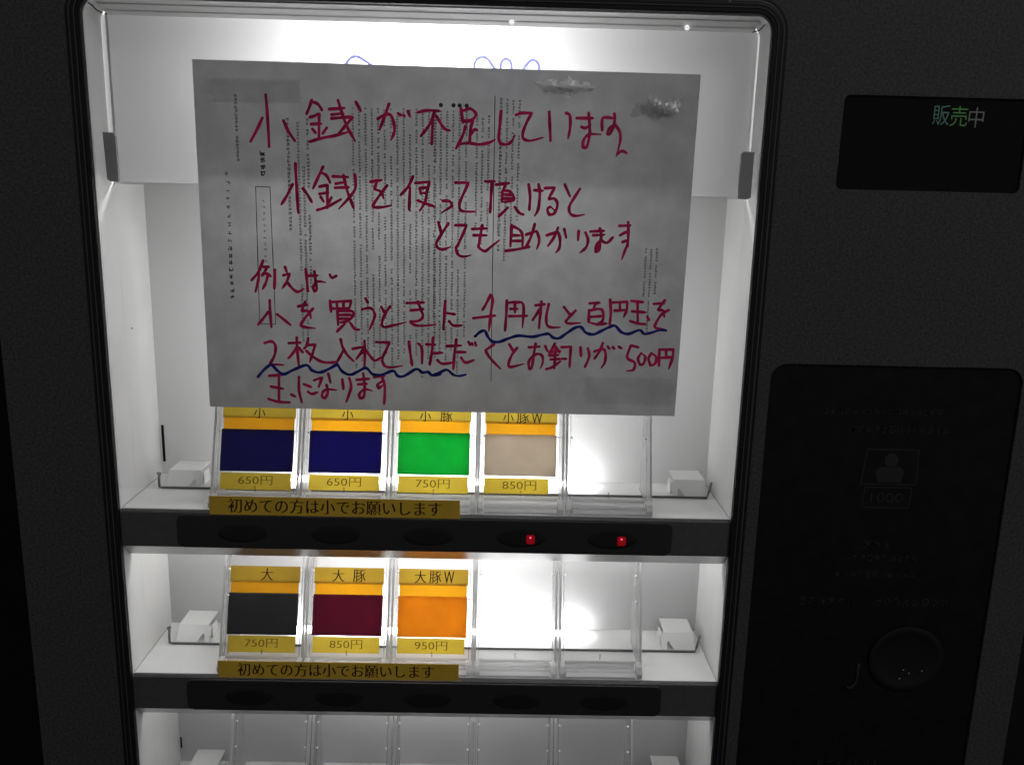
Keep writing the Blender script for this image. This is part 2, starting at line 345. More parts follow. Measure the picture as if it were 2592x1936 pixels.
# white liner of the window recess
obj('recess_liner', ring(rrect(WX0, WX1, WZ0, WZ1, 10), rrect(WX0 - 1.4, WX1 + 1.4, WZ0 - 1.4, WZ1 + 1.4, 11.4), 2.05, 27), M_white, TM, smooth=False)
obj('recess_liner', ring(rrect(WX0, WX1, WZ0, -0.9, 0.5, 2), rrect(WX0 - 1.4, WX1 + 1.4, WZ0 - 1.4, 0.5, 1.0, 2), 27.1, 72.9), M_white, TM)
obj('recess_ceiling', prism_x([(2.2, 103.5), (2.2, 102.9), (9, 101.9), (9.3, 101.1), (17.5, 99.7), (18, 98.9), (24.8, 97.9), (24.8, 103.5)], -238, 150), M_white, TM)
# header: lit acrylic sheet in front of the upper lamp
HD = obj('header_sheet', sheet_plane(-239, 152.3, 25, 0.4, 98.6), M_sheet, TM)
obj('lamp_box_floor', bx(-244.4, 156.1, 27.2, 200, 0.7, 1.0), M_body, TM)
obj('tube_lamp', tube([(-168, 58, -6.5), (72, 58, -6.5)], 4, 8), TUBE[0], TM)
obj('back_sheet', sheet_plane(WX0 - 1, WX1 + 1, 73, WZ0, -0.9), M_sheet, TM)
for x0, x1 in ((-242.95, -238.6), (151.9, 154.65)):        # added diffuser in the gap, tuned to give the bright strip of leaking light
    bm = bmesh.new(); bm.faces.new([bm.verts.new(q) for q in ((x0, 24.6, 1), (x1, 24.6, 1), (x1, 24.6, 98), (x0, 24.6, 98))]); obj('added_diffuser', bm, M_glow, HD)
# blue lettering outlines on the header, mostly behind the notice
def outline(pts, closed=False):
    bm = bmesh.new(); line = smooth_line([(int(a * 10), int(b * 10)) for a, b in pts], 6)
    ribbon(bm, line, 1.6, flat(24.9), 0.05, random.Random(1), fade=0); return bm
obj('header_print', outline([(-104, 55), (-103, 66), (-97.5, 72.6), (-94, 76.8), (-90.8, 78.2), (-87.5, 77.2), (-78.5, 71.4), (-74, 64), (-73, 55)]), M_logo, HD)
obj('header_print', outline([(-6, 55), (-16, 66), (-18.3, 73.3), (-17.6, 77.5), (-14.6, 79.6), (-11, 79.2), (-7.8, 75.5), (-4.5, 70), (-3, 55)]), M_logo, HD)
obj('header_print', outline([(-2.6, 55), (-2.4, 70), (-2.3, 75), (-1, 78.4), (1.6, 79), (4, 76.5), (4.6, 70), (4.6, 55)]), M_logo, HD)
obj('header_print', outline([(7, 55), (9, 68), (11.6, 73.5), (15.2, 77.9), (18, 78.8), (20.6, 76.6), (21.2, 72), (20, 55)]), M_logo, HD)
obj('seam', tube([(-240.5, 2.2, 100.8), (-239.9, 8, 99.8), (-240.3, 13, 98.6), (-238.6, 17, 97.6)], 0.35), M_slot, TM)
obj('seam', tube([(151.8, 6, 99.2), (151, 13, 97.4), (148.8, 20, 97.3)], 0.3), M_slot, TM)
obj('ceiling_glint', ball((3.7, 17, 98.9), 1.5), M_glint, TM); obj('ceiling_glint', ball((108.6, 17, 98.3), 1.5), M_glint, TM)  # glowing beads standing in for two bright reflections
# grey latches at the foot of the header
obj('latch', prism_y([(-237.4, 29), (-231, 28.8), (-229.8, 27), (-229.5, 0.4), (-234.8, 0.4), (-236.6, 2)], 2.6, 5.5), M_clip, TM, bevel=0.5)
obj('latch', prism_y([(144.4, 27.2), (151.2, 27.2), (151, 0.2), (149, -0.9), (143, -0.6), (143.2, 26)], 2.6, 5.5), M_clip, TM, bevel=0.5)
# clear window panes
obj('window_pane', bx(WX0 + 1, WX1 - 1, 1.2, 1.9, -192, 101), M_pane, TM)
obj('corner_slot', bx(-241.6, -239.9, 72.3, 72.95, -196.8, -169.6), M_slot, TM)
obj('corner_slot', bx(-242.3, -241.2, 72.3, 72.95, -431, -421.8), M_slot, TM)
obj('pin_hole', ball((-242.9, 38, -94), 0.5), M_slot, TM)

CXS = [-158.8, -100.3, -41.4, 16.3, 75.0]
BTN = [-164.2, -103.3, -43.2, 17.4, 77.0]
BASES = [-206.3, -324.4, -442.6]
for r, B in enumerate(BASES):
    sh = obj('shelf', bx(WX0 + 0.1, WX1 - 0.1, 3, 72.9, B - 3, B), M_white, TM)
    if r < 2: obj('led_strip', bx(-150, 72, 61, 65, B + 0.2, B + 3.4), M_strip, TM)
    # button bar in front of the shelf
    bar = obj('button_bar', prism_x([(1.6, B - 0.3), (0.2, B - 1.6), (0.2, B - 25.2), (14, B - 25.2), (14, B - 3.1), (3, B - 3.1), (3, B - 0.3)], WX0 + 0.15, WX1 - 0.15), M_bar, TM)
    obj('bar_lip', prism_x([(0.5, B - 25.3), (9.8, B - 34.6), (14, B - 34.6), (14, B - 25.3)], WX0 + 0.15, WX1 - 0.15), M_lip, TM)
    if r < 2: obj('tube_lamp', tube([(-236, 26, B - 9), (148, 26, B - 9)], 4, 8), TUBE[r + 1], TM)
    fp = obj('face_plate', prism_y(rrect(-206, 116.3, B - 25.0, B - 2.2, 4.5), -1.4, 0.1), M_plate, bar, bevel=0.9, seg=3)
    for i, bxm in enumerate(BTN):
        pb = obj('push_button', disc(bxm, B - 14.2, 16.0, 6.0, -2.1, -1.3), M_button, TM, smooth=False)
        if r == 0 and i >= 3:
            so = obj('sold_out_light', prism_y(rrect(bxm + 3.2, bxm + 9.0, B - 17.9, B - 11.4, 1.6, 5), -2.9, -1.9), M_led, pb, bevel=0.5)
            obj('sold_out_glow', ball((bxm + 6.0, -2.6, B - 13.2), 0.85), M_core, pb)
    obj('hold_down_rod', tube([(-236.2, 52, B + 7.2), (-236.6, 49, B + 8.4), (-234.4, 46, B + 8.6), (-233.6, 43, B + 6), (-232.8, 41, B + 1.3), (-231, 41, B + 0.9), (148, 41, B + 0.9), (149.5, 43, B + 4), (152.2, 48, B + 9.6)], 0.9), M_steel, TM)
    for xs in (WX0 + 0.25, WX1 - 0.25): obj('seam', tube([(xs, 4, B + 0.2), (xs, 70, B + 0.2)], 0.28, 6), M_clip, sh)
    for sgn, X in ((1, -229.0), (-1, 148.0)):
        pr_ = [(X + sgn * a, B + b) for a, b in ((0, 0.1), (0, 12.6), (21.5, 12.6), (24, 10.5), (24, 0.1), (20.4, 0.1), (20.0, 5.5), (18.8, 7.2), (14.2, 0.1))]
        bm = prism_y([(a, B + (b - B) * 0.84) for a, b in pr_], 41.6, 42.6)
        for v in bm.verts: v.co.y += 0.85 * (v.co.z - B)          # the tab leans back
        bk = obj('bracket', bm, M_white, TM)
        obj('bracket_flange', bx(min(X + sgn * 22.9, X + sgn * 24), max(X + sgn * 22.9, X + sgn * 24), 51, 62, B + 0.1, B + 8.6), M_white, bk)
        obj('bracket_top', bx(min(X, X + sgn * 21.5), max(X, X + sgn * 21.5), 51.4, 72.5, B + 9.7, B + 10.5), M_white, bk)

# status display
DS = obj('display_window', prism_y(rrect(201.2, 312.3, 6.7, 60.8, 3.3), 1.6, 5.8), M_screen, TM)
def led(name, c, s): return mat(name, (0.01, 0.01, 0.01), 0.5, 0.1, emit=c, estr=s)
text('display_text', '販', led('led_teal', (0.25, 0.55, 0.45), 0.10), DS, 255.3, 265.3, 45.2, 56.6, flat(1.5))
text('display_text', '売', led('led_green', (0.25, 0.75, 0.2), 0.10), DS, 265.9, 276.0, 44.7, 56.2, flat(1.5))
text('display_text', '中', led('led_grey', (0.5, 0.6, 0.5), 0.085), DS, 276.8, 285.9, 44.3, 55.8, flat(1.5))
# sunken black field with the banknote marking, coin cup and faint print
IN = obj('payment_panel', prism_y(rrect(172.2, 332.8, -559.8, -101.2, 10.3), 1.8, 5.8), M_inset, TM)
M_faint = mat('faint_grey_print', (0.028, 0.028, 0.028), 0.6, 0.2)
def frame_line(pts, wdt=0.8):
    bm = bmesh.new(); rn = random.Random(3)
    for a, b in zip(pts, pts[1:] + pts[:1]): ribbon(bm, [Vector(a).lerp(Vector(b), k / 3) for k in range(4)], wdt, flat(1.75), 0.02, rn, 0)
    return bm
obj('banknote_frame', frame_line([(239.5, -156.3), (273, -156.3), (274, -179.8), (237.6, -179.8)]), M_faint, IN)
bm = bmesh.new(); disc(256, -163.4, 4.6, 4.8, 1.66, 1.74, 20, 1, bm); prism_y([(246.5, -171), (249.5, -168), (262.5, -168), (265.5, -171), (263.5, -178.6), (248.5, -178.6)], 1.66, 1.74, bm)
obj('banknote_emblem', bm, M_faint, IN)
obj('value_frame', frame_line([(240.8, -182.0), (271.6, -182.0), (271, -195.8), (240.2, -195.8)], 0.7), M_faint, IN)
text('value_print', '1000', M_faint, IN, 245.2, 266.4, -192.2, -185.6, flat(1.7))
rn = random.Random(11); bm = bmesh.new()
for x0, x1, zc, h in ((208.5, 288.5, -131.2, 4.6), (227, 291.5, -142.9, 5.0), (244, 262, -221.5, 6.5), (227.6, 285.5, -231.5, 5.0), (227.6, 281, -242.5, 5.0), (205.2, 246, -262.6, 6.4), (256, 307, -262.6, 6.4)):
    x = x0
    while x < x1 - h * 0.6: marks(bm, x, x + h * 0.8, zc - h / 2, zc + h / 2, rn, flat(1.75), 0.03, 5); x += h
x = 229.5
while x < 274: marks(bm, x, x + 5.2, -392, -382, rn, flat(1.75), 0.03, 5); x += 6.6
o = obj('faint_print', bm, M_faint, IN); o['kind'] = 'stuff'
# coin cup
bm = bmesh.new(); n = 40; prof = [(25.5, 1.7), (24.2, 0.2), (21.6, 0.2), (20.2, 1.6), (16, 4.2), (7, 5.4), (0.01, 5.5)]
L = [[bm.verts.new((282 + r_ * math.cos(2 * math.pi * k / n), y_, -303.6 + r_ * 0.93 * math.sin(2 * math.pi * k / n))) for k in range(n)] for r_, y_ in prof]
for a, b in zip(L, L[1:]):
    for k in range(n): bm.faces.new((a[k], a[(k + 1) % n], b[(k + 1) % n], b[k]))
# (the cup stands proud of the field: its rim is a ring, its dish is shallow)
bmesh.ops.scale(bm, vec=(1, 0.35, 1), verts=bm.verts); bmesh.ops.translate(bm, vec=(0, -0.3, 0), verts=bm.verts)
cup = obj('coin_cup', bm, mat('cup_plastic', (0.014, 0.014, 0.014), 0.5, 0.15), TM, smooth=True)
for q in ((278.4, -317.6), (284.4, -313.6), (280.3, -311.2), (293.0, -311.6)): obj('cup_glint', ball((q[0], 0.2 - 1.2, q[1]), 0.75), mat('glint_steel', (0.5, 0.5, 0.5), 0.12, 0.6, metal=1.0), cup)  # steel balls added as the glints on the cup
obj('coin_hook', tube([(250.3, 1.4, -308), (250.2, 1.2, -318), (249.6, 1.2, -323), (246.8, 1.2, -326.6), (243.6, 1.4, -326.2)], 1.0), M_faint, TM, smooth=True)
obj('panel_screw', ball((128.6, -0.1, 106.6 + 2.6), 2.0), M_steel, TM)

# ================================================================ PRODUCT HOLDERS
def YF(h): return 11 + 0.345 * h
CASE_LAB = {}
def make_case():
    t = thing('product_holder')
    front = [(YF(7.5) - 2.2, 7.5), (YF(66) - 2.2, 66), (35.4, 71.5), (39.5, 75.5), (45, 77.6), (52, 78)]
    obj('clear_cover', sheet_x(front, 0.8, -27.3, 27.3), M_clear, t, smooth=False)
    side = [(11, 1.2), (YF(7.5) - 2.4, 7.5), (YF(66) - 2.4, 66), (35.2, 71.7), (39.4, 75.8), (45, 78), (54, 78.4), (54, 1.2)]
    for s in (-1, 1):
        x = 28.0 * s
        obj('side_plate', prism_x(side, x - 0.6, x + 0.6), M_clear2, t)
        rim = front[:-1]
        obj('side_rim', sheet_x([(y - 0.35, z) for y, z in rim], 1.1, x - 0.75, x + 0.75), M_edge, t)
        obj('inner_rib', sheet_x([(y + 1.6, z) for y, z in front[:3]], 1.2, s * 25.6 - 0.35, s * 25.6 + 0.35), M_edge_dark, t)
        bm = bmesh.new(); cx = s * 26.4
        prism_x([(3.4, 0.3), (2.8, 4), (6, 8.2), (11.5, 9.0), (11.5, 0.3)], cx - 2.1, cx + 2.1, bm)
        obj('foot', bm, M_edge, t, bevel=0.9, seg=3)
        for h in (47.2, 64): obj('stud', ball((s * 24.9, YF(h) - 2.6, h), 0.85), M_stud, t)
    obj('bottom_ledge', sheet_x([(YF(7.5) - 2.2, 7.5), (12.2, 6.2), (11.8, 4.4), (6, 2.4), (3.2, 1.8), (3.0, 0.4)], 0.9, -24, 24), M_edge, t)
    obj('ledge_rail', prism_x([(YF(8.5) - 3.2, 8.1), (YF(9.6) - 3.2, 9.3), (YF(9.6) - 2.3, 9.3), (YF(8.5) - 2.3, 8.1)], -25, 25), M_edge, t)
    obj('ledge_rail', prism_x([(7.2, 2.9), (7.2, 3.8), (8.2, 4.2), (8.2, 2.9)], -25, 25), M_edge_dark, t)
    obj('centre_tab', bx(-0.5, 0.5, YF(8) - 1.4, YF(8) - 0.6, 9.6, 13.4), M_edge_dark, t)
    return t
proto = make_case(); first = True
WORDS = {0: ['with a navy plate, nearest the wall slot', 'with a navy plate, between navy and green', 'with a green plate', 'with a beige grey plate', 'left empty, beside the white end bracket'],
         1: ['with a black plate', 'with a maroon plate', 'with an orange plate', 'left empty, between the orange plate and another empty holder', 'left empty, at the end by the bracket'],
         2: ['', '', '', '', '']}
for r, B in enumerate(BASES):
    for i, cx in enumerate(CXS):
        if r == 0 and i == 0: t = proto
        else:
            t = proto.copy(); C.objects.link(t)
            for ch in proto.children: inst(ch, t)
        x = cx + 0.3 * math.sin(7 * i + 3 * r)
        t.location = (x * S, 0, B * S)
        where = ('clear holder on the upper shelf ', 'clear holder on the middle shelf ', '')[r]
        t['label'] = (where + WORDS[r][i]) if r < 2 else ('empty clear holder under the lower button bar, ' + ('first in its row', 'second in its row', 'middle one of five', 'fourth in its row', 'last in its row')[i])
        t['category'] = 'product holder'; t['group'] = 'clear product holders on the shelves'

# ================================================================ MENU CARDS
def slab(x0, x1, h0, h1, off, th):
    prof = [(YF(h0) + off, h0), (YF(h1) + off, h1), (YF(h1) + off + th, h1), (YF(h0) + off + th, h0)]
    return prism_x(prof, x0, x1)
def leaf(x0, x1, h0, h1, off):
    bm = bmesh.new(); bm.faces.new([bm.verts.new(q) for q in ((x0, YF(h0) + off, h0), (x1, YF(h0) + off, h0), (x1, YF(h1) + off, h1), (x0, YF(h1) + off, h1))]); return bm
def facefn(off): return lambda x, h: (x, YF(h) + off, h)
cards = [(0, 0, 'navy', [('小', 0, 3.9)], '650円', 'navy menu card priced 650 in the first holder of the upper shelf'),
         (0, 1, 'navy', [('小', 0.2, 3.9)], '650円', 'navy menu card priced 650 beside the green card'),
         (0, 2, 'green', [('小', -6.6, 3.8), ('豚', 7.4, 4.0)], '750円', 'green menu card priced 750 on the upper shelf'),
         (0, 3, 'grey', [('小', -8.7, 3.6), ('豚', 1.2, 4.2), ('W', 10.6, 3.6)], '850円', 'beige grey menu card priced 850 on the upper shelf'),
         (1, 0, 'black', [('大', 1.2, 4.3)], '750円', 'black menu card priced 750 on the middle shelf'),
         (1, 1, 'maroon', [('大', -7.6, 4.2), ('豚', 7.0, 4.4)], '850円', 'maroon menu card priced 850 on the middle shelf'),
         (1, 2, 'orange', [('大', -9.2, 4.0), ('豚', 1.2, 4.2), ('W', 10.8, 3.6)], '950円', 'orange menu card priced 950 on the middle shelf')]
for r, i, colr, title, price, lab in cards:
    dx = {(0, 3): 0.0}.get((r, i), 0)
    t = thing('menu_card', lab, 'menu card', 'menu cards in the product holders', (CXS[i] + dx - (0.6 if r else 0), 0, BASES[r]))
    rs = random.Random(r * 10 + i); j = lambda a: rs.uniform(-a, a)
    obj('insert_card', leaf(-23.6, 23.4, 46.5, 55.6, 0.6), M_orange, t)
    a = 54.6 + j(0.5); tl = obj('title_label', leaf(-24.3, 24.2, a, 65.2, 0.1), M_ochre if r else M_yellow, t)
    for ch, x, hw in title: text('title_text', ch, M_ink, tl, x - hw, x + hw, 54.9 if r == 0 else 56.0, 64.0 if r else 61.9, facefn(-0.05), heavy=0.22)
    obj('colour_plate', slab(-24.4 + j(.2), 23.9 + j(.2), 21.7 + j(.3), 47.9 + j(.3), -1.3, 1.5), CH[colr], t, bevel=0.5)
    e = (23.9 if i < 3 else 20.5); pl = obj('price_label', leaf(-23.8 + j(.5), e - 1 + j(.5), 10.2 + j(.6), 20.4 + j(.3), 0.1), M_yellow, t)
    text('price_text', price, M_ink2, pl, -11.8, 10.8, 13.0, 18.7, facefn(-0.05), heavy=0.10)

# ================================================================ PAPER STRIPS UNDER THE ROWS
for r, (x0, x1, z0, z1, tx0, tx1) in enumerate(((-184, -22.7, -207.4, -195.0, -172, -34.6), (-184, -22.2, -323.6, -311.4, -171, -38.8))):
    b = tag(obj('notice_strip', bx(x0, x1, -2.6, -2.3, z0, z1), M_banner, None), 'long yellow paper strip with brown lettering on the ' + ('upper' if r == 0 else 'lower') + ' button bar', 'paper strip', 'yellow paper strips')
    text('strip_text', '初めての方は小でお願いします', M_ink, b, tx0, tx1, z0 + 1.5, z1 - 1.2, flat(-2.6), heavy=0.28)

